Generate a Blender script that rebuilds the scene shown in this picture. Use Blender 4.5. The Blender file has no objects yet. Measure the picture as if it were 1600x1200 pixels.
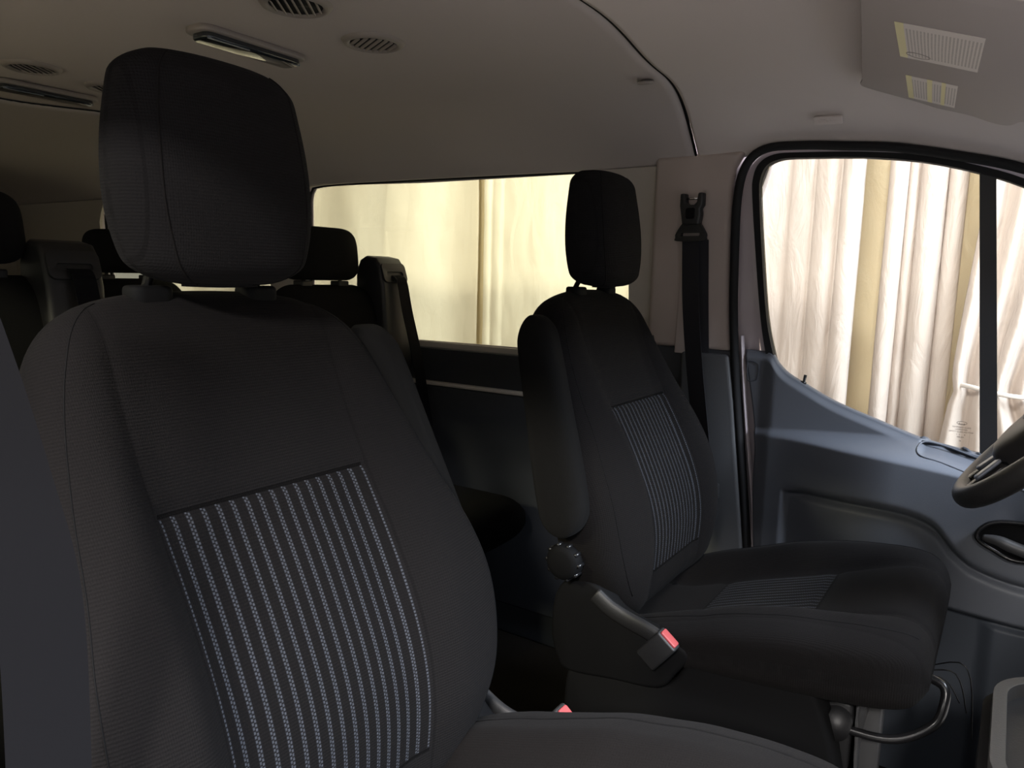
import bpy, bmesh, math, random
from mathutils import Vector, Matrix, noise
from mathutils.geometry import tessellate_polygon
random.seed(4)
PI = math.pi
COL = bpy.context.scene.collection

# ------------------------------------------------------------------ materials
def lin(c):
    c = c/255.0
    return c/12.92 if c <= .04045 else ((c+.055)/1.055)**2.4
def rgb(r, g, b): return (lin(r), lin(g), lin(b), 1)

class N:
    def __init__(s, name):
        s.m = bpy.data.materials.new(name); s.m.use_nodes = True
        s.t = s.m.node_tree; s.b = s.t.nodes['Principled BSDF']; s.out = s.t.nodes['Material Output']
    def n(s, t, **k):
        o = s.t.nodes.new(t)
        for a, v in k.items(): setattr(o, a, v)
        return o
    def l(s, a, b): s.t.links.new(a, b)
    def math(s, op, a, b=None, c=None):
        o = s.n('ShaderNodeMath', operation=op)
        for i, v in enumerate((a, b, c)):
            if v is None: continue
            if isinstance(v, (int, float)): o.inputs[i].default_value = v
            else: s.l(v, o.inputs[i])
        return o.outputs[0]
    def mix(s, f, a, b):
        o = s.n('ShaderNodeMix', data_type='RGBA')
        for i, v in ((0, f), (6, a), (7, b)):
            if isinstance(v, (int, float, tuple)): o.inputs[i].default_value = v
            else: s.l(v, o.inputs[i])
        return o.outputs[2]
    def bump(s, h, dist, strength=1):
        o = s.n('ShaderNodeBump'); o.inputs['Distance'].default_value = dist; o.inputs['Strength'].default_value = strength
        s.l(h, o.inputs['Height']); s.l(o.outputs[0], s.b.inputs['Normal'])

def plain(name, col, rough=.6, metal=0, spec=.5, grain=0, gscale=400, coat=0, sheen=0, blotch=0):
    x = N(name); b = x.b
    b.inputs['Base Color'].default_value = col; b.inputs['Roughness'].default_value = rough
    b.inputs['Metallic'].default_value = metal; b.inputs['Specular IOR Level'].default_value = spec
    b.inputs['Coat Weight'].default_value = coat; b.inputs['Sheen Weight'].default_value = sheen
    tc = x.n('ShaderNodeTexCoord')
    if grain:
        nz = x.n('ShaderNodeTexNoise'); nz.inputs['Scale'].default_value = gscale; nz.inputs['Detail'].default_value = 3
        x.l(tc.outputs['Object'], nz.inputs['Vector']); x.bump(nz.outputs[0], grain, .6)
    if blotch:
        n2 = x.n('ShaderNodeTexNoise'); n2.inputs['Scale'].default_value = 3; x.l(tc.outputs['Object'], n2.inputs['Vector'])
        dark = tuple(c*(1-blotch) for c in col[:3])+(1,)
        x.l(x.mix(n2.outputs[0], dark, col), b.inputs['Base Color'])
    return x.m

def fabric(name, col, insert=None, seams=(), ribs=True, stripes='v', sheen=.01):
    """knitted seat cloth; the map is (across, along) in metres.  insert = (half width, low, high) striped panel"""
    x = N(name); b = x.b
    b.inputs['Roughness'].default_value = .95; b.inputs['Specular IOR Level'].default_value = .05
    b.inputs['Sheen Weight'].default_value = sheen; b.inputs['Sheen Roughness'].default_value = .5
    uv = x.n('ShaderNodeUVMap', uv_map='cloth'); sp = x.n('ShaderNodeSeparateXYZ'); x.l(uv.outputs[0], sp.inputs[0])
    u, v = sp.outputs[0], sp.outputs[1]
    rib = x.math('SINE', x.math('MULTIPLY', v, 2*PI/.0034))
    rib2 = x.math('SINE', x.math('MULTIPLY', u, 2*PI/.0024))
    tc = x.n('ShaderNodeTexCoord'); nz = x.n('ShaderNodeTexNoise'); nz.inputs['Scale'].default_value = 700
    x.l(tc.outputs['Object'], nz.inputs['Vector'])
    h = x.math('ADD', x.math('MULTIPLY', rib, .2 if ribs else .06), x.math('MULTIPLY', rib2, .12))
    h = x.math('ADD', h, x.math('MULTIPLY', nz.outputs[0], .8))
    nb = x.n('ShaderNodeTexNoise'); nb.inputs['Scale'].default_value = 900; x.l(tc.outputs['Object'], nb.inputs['Vector'])
    lo = tuple(c*.72 for c in col[:3])+(1,); hi = tuple(c*1.3 for c in col[:3])+(1,)
    f = x.math('ADD', x.math('MULTIPLY', nb.outputs[0], .55), x.math('MULTIPLY', x.math('ADD', rib, 1), .2 if ribs else .05))
    c = x.mix(f, lo, hi)
    au = x.math('ABSOLUTE', u)
    if insert:
        hw, v0, v1 = insert
        inside = x.math('MULTIPLY', x.math('LESS_THAN', au, hw), x.math('MULTIPLY', x.math('GREATER_THAN', v, v0), x.math('LESS_THAN', v, v1)))
        P = .0166
        ph = x.math('MULTIPLY', x.math('SUBTRACT', x.math('FRACT', x.math('ADD', x.math('DIVIDE', u, P), 100.5)), .5), P)  # -P/2..P/2
        aph = x.math('ABSOLUTE', ph)
        col1 = x.math('LESS_THAN', x.math('ABSOLUTE', x.math('SUBTRACT', aph, .00145)), .0010)      # two dot rows
        side = x.math('GREATER_THAN', ph, 0)
        pv = x.math('FRACT', x.math('ADD', x.math('DIVIDE', v, .0042), x.math('MULTIPLY', side, .5)))
        dot = x.math('MULTIPLY', col1, x.math('LESS_THAN', pv, .58))
        lines = x.math('MULTIPLY', x.math('LESS_THAN', aph, .003), .12)
        m = x.math('MULTIPLY', inside, x.math('MAXIMUM', dot, lines))
        base = x.mix(inside, c, tuple(k*.85 for k in col[:3])+(1,))
        c = x.mix(m, base, (.050, .053, .062, 1))
        e = x.math('MINIMUM', x.math('ABSOLUTE', x.math('SUBTRACT', v, v1)), x.math('ABSOLUTE', x.math('SUBTRACT', v, v0)))
        groove = x.math('MULTIPLY', x.math('LESS_THAN', au, hw), x.math('LESS_THAN', e, .0022))
        h = x.math('SUBTRACT', h, x.math('MULTIPLY', groove, 4))
        c = x.mix(groove, c, tuple(k*.35 for k in col[:3])+(1,))
    for su in seams:
        g = x.math('LESS_THAN', x.math('ABSOLUTE', x.math('SUBTRACT', au, su)), .0014)
        g2 = x.math('SMOOTH_MIN', x.math('ABSOLUTE', x.math('SUBTRACT', au, su)), .008, .004)
        h = x.math('ADD', h, x.math('MULTIPLY', g2, 110))
        c = x.mix(g, c, tuple(k*.75 for k in col[:3])+(1,))
    x.l(c, b.inputs['Base Color']); x.bump(h, .0009, .7)
    return x.m

CL = (.0082, .0075, .0076, 1)
M = {}
M['cloth'] = fabric('seat_cloth', CL)
M['cush'] = fabric('cushion_cloth', CL, (.127, .085, .305), (.1275, .232), ribs=False)
M['head'] = fabric('headrest_cloth', (.0095, .009, .0095, 1), None, (.1005,))
M['armc'] = fabric('armrest_cloth', (.009, .0088, .0088, 1), None, (), ribs=False)
M['rearc'] = fabric('rear_cloth', (.011, .011, .011, 1), None, (), ribs=False)
M['blk'] = plain('black_plastic', (.012, .012, .013, 1), .5, grain=.0003)
M['blkg'] = plain('gloss_black_plastic', (.010, .010, .011, 1), .25)
M['matblk'] = plain('matt_black_plastic', (.0032, .0032, .0036, 1), .75, spec=.12)
M['greyp'] = plain('grey_plastic', (.05, .05, .052, 1), .45, grain=.0003)
M['stalk'] = plain('stalk_plastic', (.014, .014, .015, 1), .5, grain=.0003)
M['strapd'] = plain('driver_webbing', (.020, .020, .024, 1), .7, spec=.2)
M['rubber'] = plain('rubber', (.008, .008, .009, 1), .75, spec=.3, grain=.0002)
M['strap'] = plain('webbing', (.0065, .0065, .008, 1), .85, spec=.1)
M['chrome'] = plain('satin_metal', (.5, .5, .5, 1), .25, 1)
M['red'] = plain('red_button', (.36, .055, .06, 1), .45)
M['head_l'] = plain('headliner_fabric', rgb(202, 193, 190), .95, spec=.1, grain=.0004, gscale=900)
M['head_d'] = plain('rear_headliner_fabric', rgb(182, 174, 172), .95, spec=.1, grain=.0004, gscale=900)
M['beige'] = plain('beige_trim', rgb(172, 160, 154), .65, spec=.3, grain=.0002, gscale=700)
M['wallup'] = plain('rear_side_trim', rgb(185, 178, 170), .7, spec=.3, grain=.0002, gscale=700)
M['walllow'] = plain('dark_side_trim', (.022, .025, .031, 1), .6, grain=.0003)
M['greytrim'] = plain('mid_grey_trim', (.06, .062, .067, 1), .6, grain=.0003, gscale=600)
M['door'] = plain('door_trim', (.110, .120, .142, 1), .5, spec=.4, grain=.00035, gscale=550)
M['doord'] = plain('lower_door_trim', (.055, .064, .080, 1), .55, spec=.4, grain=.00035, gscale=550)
M['paint'] = plain('body_paint', rgb(200, 190, 195), .35, coat=.5)
M['carpet'] = plain('carpet', (.016, .014, .012, 1), 1, spec=0, grain=.003, gscale=300)
M['visor'] = plain('visor_cloth', rgb(178, 170, 168), .9, spec=.1, grain=.0003, gscale=900)
M['vent'] = plain('vent_plastic', rgb(142, 134, 130), .55)
M['vdark'] = plain('vent_inside', (.01, .01, .01, 1), .8)
M['lens'] = plain('lamp_lens', (.02, .025, .03, 1), .08, coat=1)
M['leather'] = plain('leather', (.03, .029, .029, 1), .38, spec=.6, grain=.0006, gscale=260)
M['hub'] = plain('hub_plastic', (.045, .042, .042, 1), .42, spec=.5, grain=.0003)
M['silver'] = plain('silver_plastic', rgb(150, 155, 165), .35, .6)
M['tray'] = plain('tray_plastic', (.030, .029, .028, 1), .5, grain=.0003)
M['wire'] = plain('wire_cover', (.012, .012, .013, 1), .4)
M['concrete'] = plain('concrete', rgb(178, 172, 165), .9, blotch=.3)
M['paper'] = None

def label_mat(name, bands, cols, seed):
    """printed label: map 0..1; yellow bands and grey lines of small print"""
    x = N(name); b = x.b; b.inputs['Roughness'].default_value = .5
    uv = x.n('ShaderNodeUVMap', uv_map='cloth'); sp = x.n('ShaderNodeSeparateXYZ'); x.l(uv.outputs[0], sp.inputs[0])
    u, v = sp.outputs[0], sp.outputs[1]
    c = rgb(205, 198, 196)
    fr = x.math('FRACT', x.math('MULTIPLY', u, cols))
    ln = x.math('MULTIPLY', x.math('LESS_THAN', fr, .5), x.math('MULTIPLY', x.math('GREATER_THAN', v, .1), x.math('LESS_THAN', v, .88)))
    nz = x.n('ShaderNodeTexNoise'); nz.inputs['Scale'].default_value = 40
    mp = x.n('ShaderNodeMapping'); mp.inputs['Scale'].default_value = (1.2, 3, 1); mp.inputs['Location'].default_value = (seed, 0, 0)
    x.l(uv.outputs[0], mp.inputs[0]); x.l(mp.outputs[0], nz.inputs['Vector'])
    ln = x.math('MULTIPLY', ln, x.math('MULTIPLY', x.math('GREATER_THAN', nz.outputs[0], .38), .6))
    c = x.mix(ln, c, rgb(120, 115, 115))
    for a, e in bands:
        k = x.math('MULTIPLY', x.math('GREATER_THAN', u, a), x.math('LESS_THAN', u, e))
        c = x.mix(k, c, rgb(222, 214, 160))
    x.l(c, b.inputs['Base Color'])
    return x.m
M['label1'] = label_mat('airbag_label_print', ((0, .105),), 24, 0)
M['label2'] = label_mat('warning_label_print', ((0, .12), (.42, .52), (.70, .78)), 18, 5)

def glass(name, tint, gl=.05):
    x = N(name); t = x.t
    x.t.nodes.remove(x.b)
    tr = x.n('ShaderNodeBsdfTransparent'); tr.inputs[0].default_value = tint
    g = x.n('ShaderNodeBsdfGlossy'); g.inputs['Roughness'].default_value = .02
    mx = x.n('ShaderNodeMixShader'); fr = x.n('ShaderNodeFresnel'); fr.inputs[0].default_value = 1.45
    x.l(x.math('MULTIPLY', fr.outputs[0], gl*10), mx.inputs[0]); x.l(tr.outputs[0], mx.inputs[1]); x.l(g.outputs[0], mx.inputs[2])
    x.l(mx.outputs[0], x.out.inputs[0])
    return x.m
M['glass_rear'] = glass('tinted_glass', (.80, .79, .68, 1), .04)
M['glass_door'] = glass('clear_glass', (.93, .95, .92, 1), .04)

def curtain_mat(name, col, wrinkle=.01, trans=.35):
    x = N(name); b = x.b
    b.inputs['Roughness'].default_value = .45; b.inputs['Specular IOR Level'].default_value = .35
    tc = x.n('ShaderNodeTexCoord'); mp = x.n('ShaderNodeMapping'); mp.inputs['Scale'].default_value = (5, 5, 1.6)
    x.l(tc.outputs['Object'], mp.inputs[0])
    nz = x.n('ShaderNodeTexNoise'); nz.inputs['Scale'].default_value = 2.2; nz.inputs['Detail'].default_value = 5; nz.inputs['Roughness'].default_value = .6
    nz.inputs['Distortion'].default_value = 1.2
    x.l(mp.outputs[0], nz.inputs['Vector'])
    n2 = x.n('ShaderNodeTexNoise'); n2.inputs['Scale'].default_value = 1.5; n2.inputs['Detail'].default_value = 4; x.l(tc.outputs['Object'], n2.inputs['Vector'])
    c2 = (col[0]*.9, col[1]*.86, col[2]*.80, 1)
    x.l(x.mix(n2.outputs[0], c2, col), b.inputs['Base Color'])
    x.bump(nz.outputs[0], wrinkle*2.2, .6)
    tl = x.n('ShaderNodeBsdfTranslucent'); tl.inputs[0].default_value = col
    mx = x.n('ShaderNodeMixShader'); mx.inputs[0].default_value = trans
    x.l(b.outputs[0], mx.inputs[1]); x.l(tl.outputs[0], mx.inputs[2]); x.l(mx.outputs[0], x.out.inputs[0])
    return x.m
M['cur_w'] = curtain_mat('white_tarpaulin', rgb(208, 196, 190))
M['cur_c'] = curtain_mat('cream_tarpaulin', rgb(232, 218, 188))
M['cur_r'] = curtain_mat('white_smooth_tarpaulin', rgb(233, 229, 218), .004)
M['cur_y'] = curtain_mat('cream_smooth_tarpaulin', rgb(236, 226, 200), .004)
M['tie'] = plain('tie_cord', rgb(190, 180, 174), .6)

# ------------------------------------------------------------------ mesh helpers
def link(name, me, mats, parent=None, smooth=True):
    o = bpy.data.objects.new(name, me); COL.objects.link(o)
    for m in (mats if isinstance(mats, (list, tuple)) else [mats]): me.materials.append(m)
    if smooth:
        for p in me.polygons: p.use_smooth = True
    if parent is not None: o.parent = parent
    return o
def mesh(name, vs, fs, mats, parent=None, smooth=True, uv=None, mi=None, sharp=None):
    me = bpy.data.meshes.new(name); me.from_pydata([tuple(v) for v in vs], [], fs)
    if uv is not None:
        l = me.uv_layers.new(name='cloth')
        for lp in me.loops: l.data[lp.index].uv = uv[lp.vertex_index]
    if mi is not None:
        for p, k in zip(me.polygons, mi): p.material_index = k
    o = link(name, me, mats, parent, smooth)
    bm = bmesh.new(); bm.from_mesh(me); bmesh.ops.recalc_face_normals(bm, faces=bm.faces); bm.to_mesh(me); bm.free()
    if sharp is not None: me.set_sharp_from_angle(angle=math.radians(sharp))
    return o
def empty(name, loc, label=None, cat=None, group=None, kind=None):
    o = bpy.data.objects.new(name, None); COL.objects.link(o); o.location = loc; o.empty_display_size = .05
    return tag(o, label, cat, group, kind)
def tag(o, label=None, cat=None, group=None, kind=None):
    if label: o['label'] = label
    if cat: o['category'] = cat
    if group: o['group'] = group
    if kind: o['kind'] = kind
    return o
def text(name, body, size, mat, parent, loc, ext=0, rot=None, basis=None, align='CENTER', left=False):
    f = bpy.data.curves.new(name, 'FONT'); f.body = body; f.size = size; f.align_x = 'CENTER'; f.align_y = 'CENTER'; f.extrude = ext
    o = bpy.data.objects.new(name, f); COL.objects.link(o); dg = bpy.context.evaluated_depsgraph_get()
    me = bpy.data.meshes.new_from_object(o.evaluated_get(dg)); bpy.data.objects.remove(o); bpy.data.curves.remove(f)
    me.materials.clear(); o = link(name, me, mat, parent, False)
    if basis: o.matrix_local = Matrix(basis).transposed().to_4x4()
    if rot: o.rotation_euler = rot
    o.location = loc
    return o
def struct(o, label=None, cat=None): return tag(o, label, cat, None, 'structure')

def rings(name, rs, mats, parent=None, caps=True, closed=True, uv=None, mi=None, smooth=True, sharp=None):
    n = len(rs[0]); vs = [v for r in rs for v in r]; fs = []
    for i in range(len(rs)-1):
        for j in range(n if closed else n-1):
            k = (j+1) % n
            fs.append((i*n+j, i*n+k, (i+1)*n+k, (i+1)*n+j))
    if caps:
        fs.append(tuple(reversed(range(n)))); fs.append(tuple(range((len(rs)-1)*n, len(rs)*n)))
    if mi is not None: mi = mi(vs, fs)
    return mesh(name, vs, fs, mats, parent, smooth, uv, mi, sharp)

def tube(name, pts, r, mat, parent=None, res=12, caps=True, closed=False, ry=None, up=(0, 0, 1), smooth=True):
    """sweep an ellipse (r across, ry along 'up') along a polyline; r may be a list"""
    pts = [Vector(p) for p in pts]; n = len(pts); rs = []
    for i, p in enumerate(pts):
        a = pts[(i-1) % n] if (closed or i > 0) else p; b = pts[(i+1) % n] if (closed or i < n-1) else p
        t = (b-a).normalized(); u = Vector(up)
        s = t.cross(u)
        if s.length < 1e-3: s = t.cross(Vector((0, 1, 0)))
        s.normalize(); w = s.cross(t).normalized()
        ra = r[i] if isinstance(r, (list, tuple)) else r
        rb = ra if ry is None else ry
        rs.append([p+s*ra*math.cos(q*2*PI/res)+w*rb*math.sin(q*2*PI/res) for q in range(res)])
    if closed: rs.append(rs[0])
    return rings(name, rs, mat, parent, caps and not closed, smooth=smooth)

def spline(pts, n=6, closed=False):
    """Catmull-Rom resample"""
    P = [Vector(p) for p in pts]; m = len(P); out = []
    for i in range(m if closed else m-1):
        if closed: a, b, c, d = P[(i-1) % m], P[i], P[(i+1) % m], P[(i+2) % m]
        else: a, b, c, d = P[max(i-1, 0)], P[i], P[i+1], P[min(i+2, m-1)]
        for k in range(n):
            t = k/n
            out.append(.5*((2*b)+(c-a)*t+(2*a-5*b+4*c-d)*t*t+(3*b-a-3*c+d)*t**3))
    if not closed: out.append(P[-1])
    return out

def rrect(cx, cy, hx, hy, r, n=6):
    out = []
    for sx, sy, a in ((1, 1, 0), (-1, 1, PI/2), (-1, -1, PI), (1, -1, 3*PI/2)):
        for k in range(n+1):
            q = a+k*PI/2/n
            out.append((cx+sx*(hx-r)+r*math.cos(q), cy+sy*(hy-r)+r*math.sin(q)))
    return out

def plate(name, outer, frame, th, mat, parent=None, holes=(), bevel=0, smooth=False, seg=3):
    """2-D outline (with holes) extruded by th.  frame = (origin, ax, ay, an)"""
    o0, ax, ay, an = [Vector(v) for v in frame]
    loops = [list(outer)]+[list(h) for h in holes]
    flat = [p for l in loops for p in l]
    tris = tessellate_polygon([[Vector((p[0], p[1], 0)) for p in l] for l in loops])
    n = len(flat)
    vs = [o0+ax*p[0]+ay*p[1] for p in flat]+[o0+ax*p[0]+ay*p[1]+an*th for p in flat]
    if holes:
        fs = [tuple(t) for t in tris]+[tuple(i+n for i in reversed(t)) for t in tris]
    else:
        fs = [tuple(range(n)), tuple(reversed(range(n, 2*n)))]
    k = 0
    for l in loops:
        m = len(l)
        for i in range(m):
            j = (i+1) % m
            fs.append((k+i, k+j, k+j+n, k+i+n))
        k += m
    ob = mesh(name, vs, fs, mat, parent, smooth)
    if bevel:
        b = ob.modifiers.new('b', 'BEVEL'); b.width = bevel; b.segments = seg; b.limit_method = 'ANGLE'; b.angle_limit = math.radians(50)
        for p in ob.data.polygons: p.use_smooth = True
        ob.data.set_sharp_from_angle(angle=math.radians(60)) if not bevel else None
    return ob
def box(name, lo, hi, mat, parent=None, bevel=.004, rot=None):
    lo, hi = Vector(lo), Vector(hi); c = (lo+hi)/2; h = (hi-lo)/2
    vs = [Vector((sx*h.x, sy*h.y, sz*h.z)) for sx in (-1, 1) for sy in (-1, 1) for sz in (-1, 1)]
    if rot: R = Matrix.Rotation(rot[1], 3, rot[0]); vs = [R @ v for v in vs]
    vs = [v+c for v in vs]
    fs = [(0, 1, 3, 2), (4, 6, 7, 5), (0, 4, 5, 1), (2, 3, 7, 6), (0, 2, 6, 4), (1, 5, 7, 3)]
    ob = mesh(name, vs, fs, mat, parent, False)
    if bevel:
        b = ob.modifiers.new('b', 'BEVEL'); b.width = bevel; b.segments = 3
        for p in ob.data.polygons: p.use_smooth = True
    return ob
def lathe(name, prof, frame, mat, parent=None, res=40):
    """prof = (radius, height) list; frame = (centre, ax, ay, an)"""
    c, ax, ay, an = [Vector(v) for v in frame]
    rs = [[c+(ax*math.cos(q*2*PI/res)+ay*math.sin(q*2*PI/res))*max(r, 1e-5)+an*h for q in range(res)] for r, h in prof]
    return rings(name, rs, mat, parent, True)
def interp(tab, x):
    if x <= tab[0][0]: return tab[0][1]
    for (a, fa), (b, fb) in zip(tab, tab[1:]):
        if x <= b:
            return fa+(fb-fa)*(x-a)/(b-a)
    return tab[-1][1]
def cint(tab, x):
    """smooth (Catmull-Rom) table lookup"""
    n = len(tab)
    if x <= tab[0][0]: return tab[0][1]
    if x >= tab[-1][0]: return tab[-1][1]
    for i in range(n-1):
        if x <= tab[i+1][0]:
            x0, x1 = tab[i][0], tab[i+1][0]; t = (x-x0)/(x1-x0)
            def sl(k):
                if k == 0: return (tab[1][1]-tab[0][1])/(tab[1][0]-tab[0][0])
                if k == n-1: return (tab[-1][1]-tab[-2][1])/(tab[-1][0]-tab[-2][0])
                return (tab[k+1][1]-tab[k-1][1])/(tab[k+1][0]-tab[k-1][0])
            m0, m1 = sl(i)*(x1-x0), sl(i+1)*(x1-x0); p0, p1 = tab[i][1], tab[i+1][1]
            return (2*t**3-3*t*t+1)*p0+(t**3-2*t*t+t)*m0+(-2*t**3+3*t*t)*p1+(t**3-t*t)*m1
def ss(a, b, x):
    t = min(1, max(0, (x-a)/(b-a))); return t*t*(3-2*t)
def sgp(c, n): return math.copysign(abs(c)**(2/n), c)

# ------------------------------------------------------------------ camera
psi, pit, rol = math.radians(33.7), math.radians(8.2), math.radians(1.35)
Fv = Vector((-math.sin(psi)*math.cos(pit), math.cos(psi)*math.cos(pit), -math.sin(pit)))
R0 = Vector((math.cos(psi), math.sin(psi), 0)); U0 = R0.cross(Fv)
Rv = R0*math.cos(rol)+U0*math.sin(rol); Uv = -R0*math.sin(rol)+U0*math.cos(rol)
cam = bpy.data.cameras.new('camera'); co = bpy.data.objects.new('camera', cam); COL.objects.link(co)
cam.sensor_fit = 'HORIZONTAL'; cam.sensor_width = 36; cam.lens = 1170/1600*36; cam.clip_start = .02
mw = Matrix((Rv, Uv, -Fv)).transposed().to_4x4(); mw.translation = Vector((0, -.97, 1.10)); co.matrix_world = mw
bpy.context.scene.camera = co

# ------------------------------------------------------------------ front seats
REC = .30
Wt = [(-.05, .14), (-.03, .18), (0, .222), (.05, .262), (.1, .283), (.18, .292), (.26, .285), (.34, .264), (.42, .246), (.5, .224), (.55, .203), (.58, .182), (.6, .154), (.612, .118), (.619, .075), (.622, .02)]
def make_front_seat(y, side, name, label, cdz, cw, ins, asy, back_tilt=REC):
    """side = +1: the aisle is towards +y.  local x forward, origin on the floor below the back of the seat"""
    root = empty(name, (-.55, y, 0), label, 'car seat')
    cr, sr = math.cos(back_tilt), math.sin(back_tilt)
    def B(w, s, d):
        bow = cint([(-.05, 0), (0, .002), (.1, .010), (.2, .014), (.3, .009), (.4, .001), (.5, 0), (.62, .002)], s)
        return Vector((-s*sr+d*cr+bow, w+math.copysign(max(0, abs(w)-.1375), w)*(asy[0] if w*side > 0 else asy[1]), .495+s*cr+d*sr))
    # --- backrest
    def front(w, s, W):
        bol = cint([(-.05, .02), (0, .035), (.08, .058), (.2, .068), (.3, .058), (.4, .036), (.5, .014), (.6, 0), (.7, 0)], s)
        lum = cint([(-.05, -.02), (0, 0), (.12, .028), (.25, .022), (.4, .004), (.5, -.004), (.622, 0)], s)
        a = abs(w)
        k = ss(.105, .185, a)
        dip = .0018*math.exp(-((a-.1375)/.009)**2)
        pan = .003*math.exp(-((s-ins)/.006)**2)*(a < .137)
        return lum*(1-k)+bol*k-dip-pan
    S = [t[0] for t in Wt]
    ss_ = []
    s = -.05
    while s < .56: ss_.append(s); s += .0075
    ss_ += [.565, .572, .58, .587, .594, .600, .605, .610, .6135, .6165, .619, .621, .622]
    n = 160; R = []; uv = []
    for s in ss_:
        W = cint(Wt, s); rnd = math.sqrt(max(0, 1-((s-.54)/.0825)**2)) if s > .54 else (math.sqrt(max(0, 1-((.0-s)/.052)**2)) if s < 0 else 1)
        rnd = max(rnd, .05); ring = []
        for j in range(n):
            t = 2*PI*j/n; c, q = math.cos(t), math.sin(t)
            w = W*sgp(c, 3.3); dd = sgp(q, 3.3)
            if q >= 0: d = -.055+dd*(.055*rnd+front(w, s, W)*min(1, rnd*1.3))
            else: d = -.055+dd*(.062*rnd)
            ring.append(B(w, s, d)); uv.append((w+(0 if q >= -1e-9 else math.copysign(10, w)), s))
        R.append(ring)
    def mi(vs, fs):
        out = []
        for f in fs:
            if len(f) != 4: out.append(0); continue
            j = [k % n for k in f]
            out.append(1 if all(0 <= k <= n//2 for k in j) and 0 < sum(j)/4 < n/2 else 0)
        return out
    rings('backrest', R, [M['cloth'], fabric('backrest_cloth', CL, (.133, .03, ins), (.1375,))], root, uv=uv, mi=mi)
    # piping along the edges of the bolsters
    for sd in (-1, 1):
        pts = [r[15 if sd > 0 else 65] for r in R[9:-6]]
        tube('piping', pts, .0007, M['matblk'], root, 6)
    # air bag tag
    tg = box('side_tag', (0, -.003, 0), (.002, .015, .034), M['blk'], root, .0005)
    q = B(-side*.243, .468, -.03); tg.location = q+Vector((0, -.013 if side > 0 else .001, 0)); tg.rotation_euler = (0, -.25, 0)
    text('tag_print', 'AIRBAG', .0085, M['chrome'], tg, (.0023, .006, .017), 0, (PI/2, PI/2, PI/2))
    # --- headrest posts, guides, headrest
    for sd in (-1, 1):
        tube('headrest_post', [B(sd*.068, .59, -.040), B(sd*.068, .622, -.036), Vector((-.188, sd*.068, 1.13))], .0055, M['blkg'], root, 12)
        c = B(sd*.068, .618, -.034)
        g = plate('post_guide', rrect(0, 0, .017, .0235, .013), (c-Vector((0, 0, .016)), (1, 0, 0), (0, 1, 0), (0, 0, 1)), .022, M['matblk'], root, bevel=.005)
    Hx, Hz0, Hz1 = -.188, 1.083, 1.320
    R = []; uv = []; m = 46
    for i in range(m+1):
        t = i/m; z = Hz0-.003+(Hz1-Hz0)*(.5-.5*math.cos(PI*t))
        u = (z-Hz0)/(Hz1-Hz0)
        W = cint([(0, .092), (.15, .106), (.35, .115), (.6, .114), (.85, .105), (1, .096)], u)
        D = cint([(0, .044), (.2, .049), (.5, .048), (.8, .041), (1, .036)], u)
        e0 = math.sqrt(max(0, 1-((.10-u)/.10)**2)) if u < .10 else 1
        e1 = math.sqrt(max(0, 1-((u-.88)/.12)**2)) if u > .88 else 1
        e = max(min(e0, e1), .03); ring = []
        cx = Hx+.004-.014*u
        for j in range(96):
            a = 2*PI*j/96; c, q = math.cos(a), math.sin(a)
            w = (W-.042*(1-e))*sgp(c, 3.6); d = (D*(.32+.68*e) if e > .05 else .01)*sgp(q, 3.0)
            if q > 0: d += .010*math.cos(w/W*PI/2)*e
            if e <= .05: w *= .9
            crown = -.004*(w/W)**2*ss(.6, 1, u)+.004*(w/W)**2*(1-ss(0, .3, u))
            ring.append(Vector((cx+d, w, z+crown))); uv.append((w if q >= -1e-9 else w+math.copysign(10, w), z))
        R.append(ring)
    rings('headrest', R, M['head'], root, uv=uv)
    # raised seam on the side of the headrest
    for sd in (-1, 1):
        pts = []
        for i in range(3, m-2):
            r = R[i]; k = 14 if sd > 0 else 34
            pts.append(r[k]+Vector((.0, 0, 0)))
        tube('headrest_seam', pts, .0012, M['cloth'], root, 6)
    # --- cushion
    R = []; uv = []
    xs = [-.06+.01*i for i in range(51)]+[.455, .463, .47, .476, .482, .487, .491, .4945, .497]
    for x in xs:
        W = cint([(-.06, .20), (0, .25), (.1, .268), (.3, .276), (.4, .270), (.45, .260), (.48, .242), (.497, .215)], x)
        ct = cint([(-.06, .412), (0, .420), (.06, .440), (.15, .474), (.28, .518), (.37, .553), (.42, .571), (.45, .576), (.475, .569), (.49, .552), (.497, .530)], x)
        bt = cint([(-.06, .45), (0, .475), (.06, .498), (.14, .526), (.22, .555), (.32, .577), (.4, .586), (.45, .586), (.475, .577), (.49, .558), (.497, .535)], x)
        bo = cint([(-.06, .38), (.0, .405), (.15, .425), (.25, .432), (.35, .440), (.43, .448), (.475, .458), (.490, .475), (.497, .490)], x)
        ring = []
        for j in range(n):
            t = 2*PI*j/n; c, q = math.cos(t), math.sin(t)
            w = W*cw*sgp(c, 4.5); a = abs(w)
            top = ct+(bt-ct)*ss(.12, .20, a)-.006*math.exp(-((a-.1375)/.010)**2)-.004*ss(.19, max(W*cw,.2), a)
            top -= .004*math.exp(-((x-.305)/.007)**2)*(a < .135)+.004*math.exp(-((x-.085)/.007)**2)*(a < .135)
            wr = .0016*noise.noise(Vector((x*22, w*9, y*3)))*ss(.1, .2, a)
            mid = (bt+bo)/2
            z = mid+(top-mid+wr)*sgp(q, 4.6) if q >= 0 else mid+(mid-bo)*sgp(q, 5)
            ring.append(Vector((x, w, z+cdz))); uv.append((w+(0 if q >= -1e-9 else math.copysign(10, w)), x))
        R.append(ring)
    rings('cushion', R, [M['cloth'], M['cush']], root, uv=uv, mi=mi)
    pts = []
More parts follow.
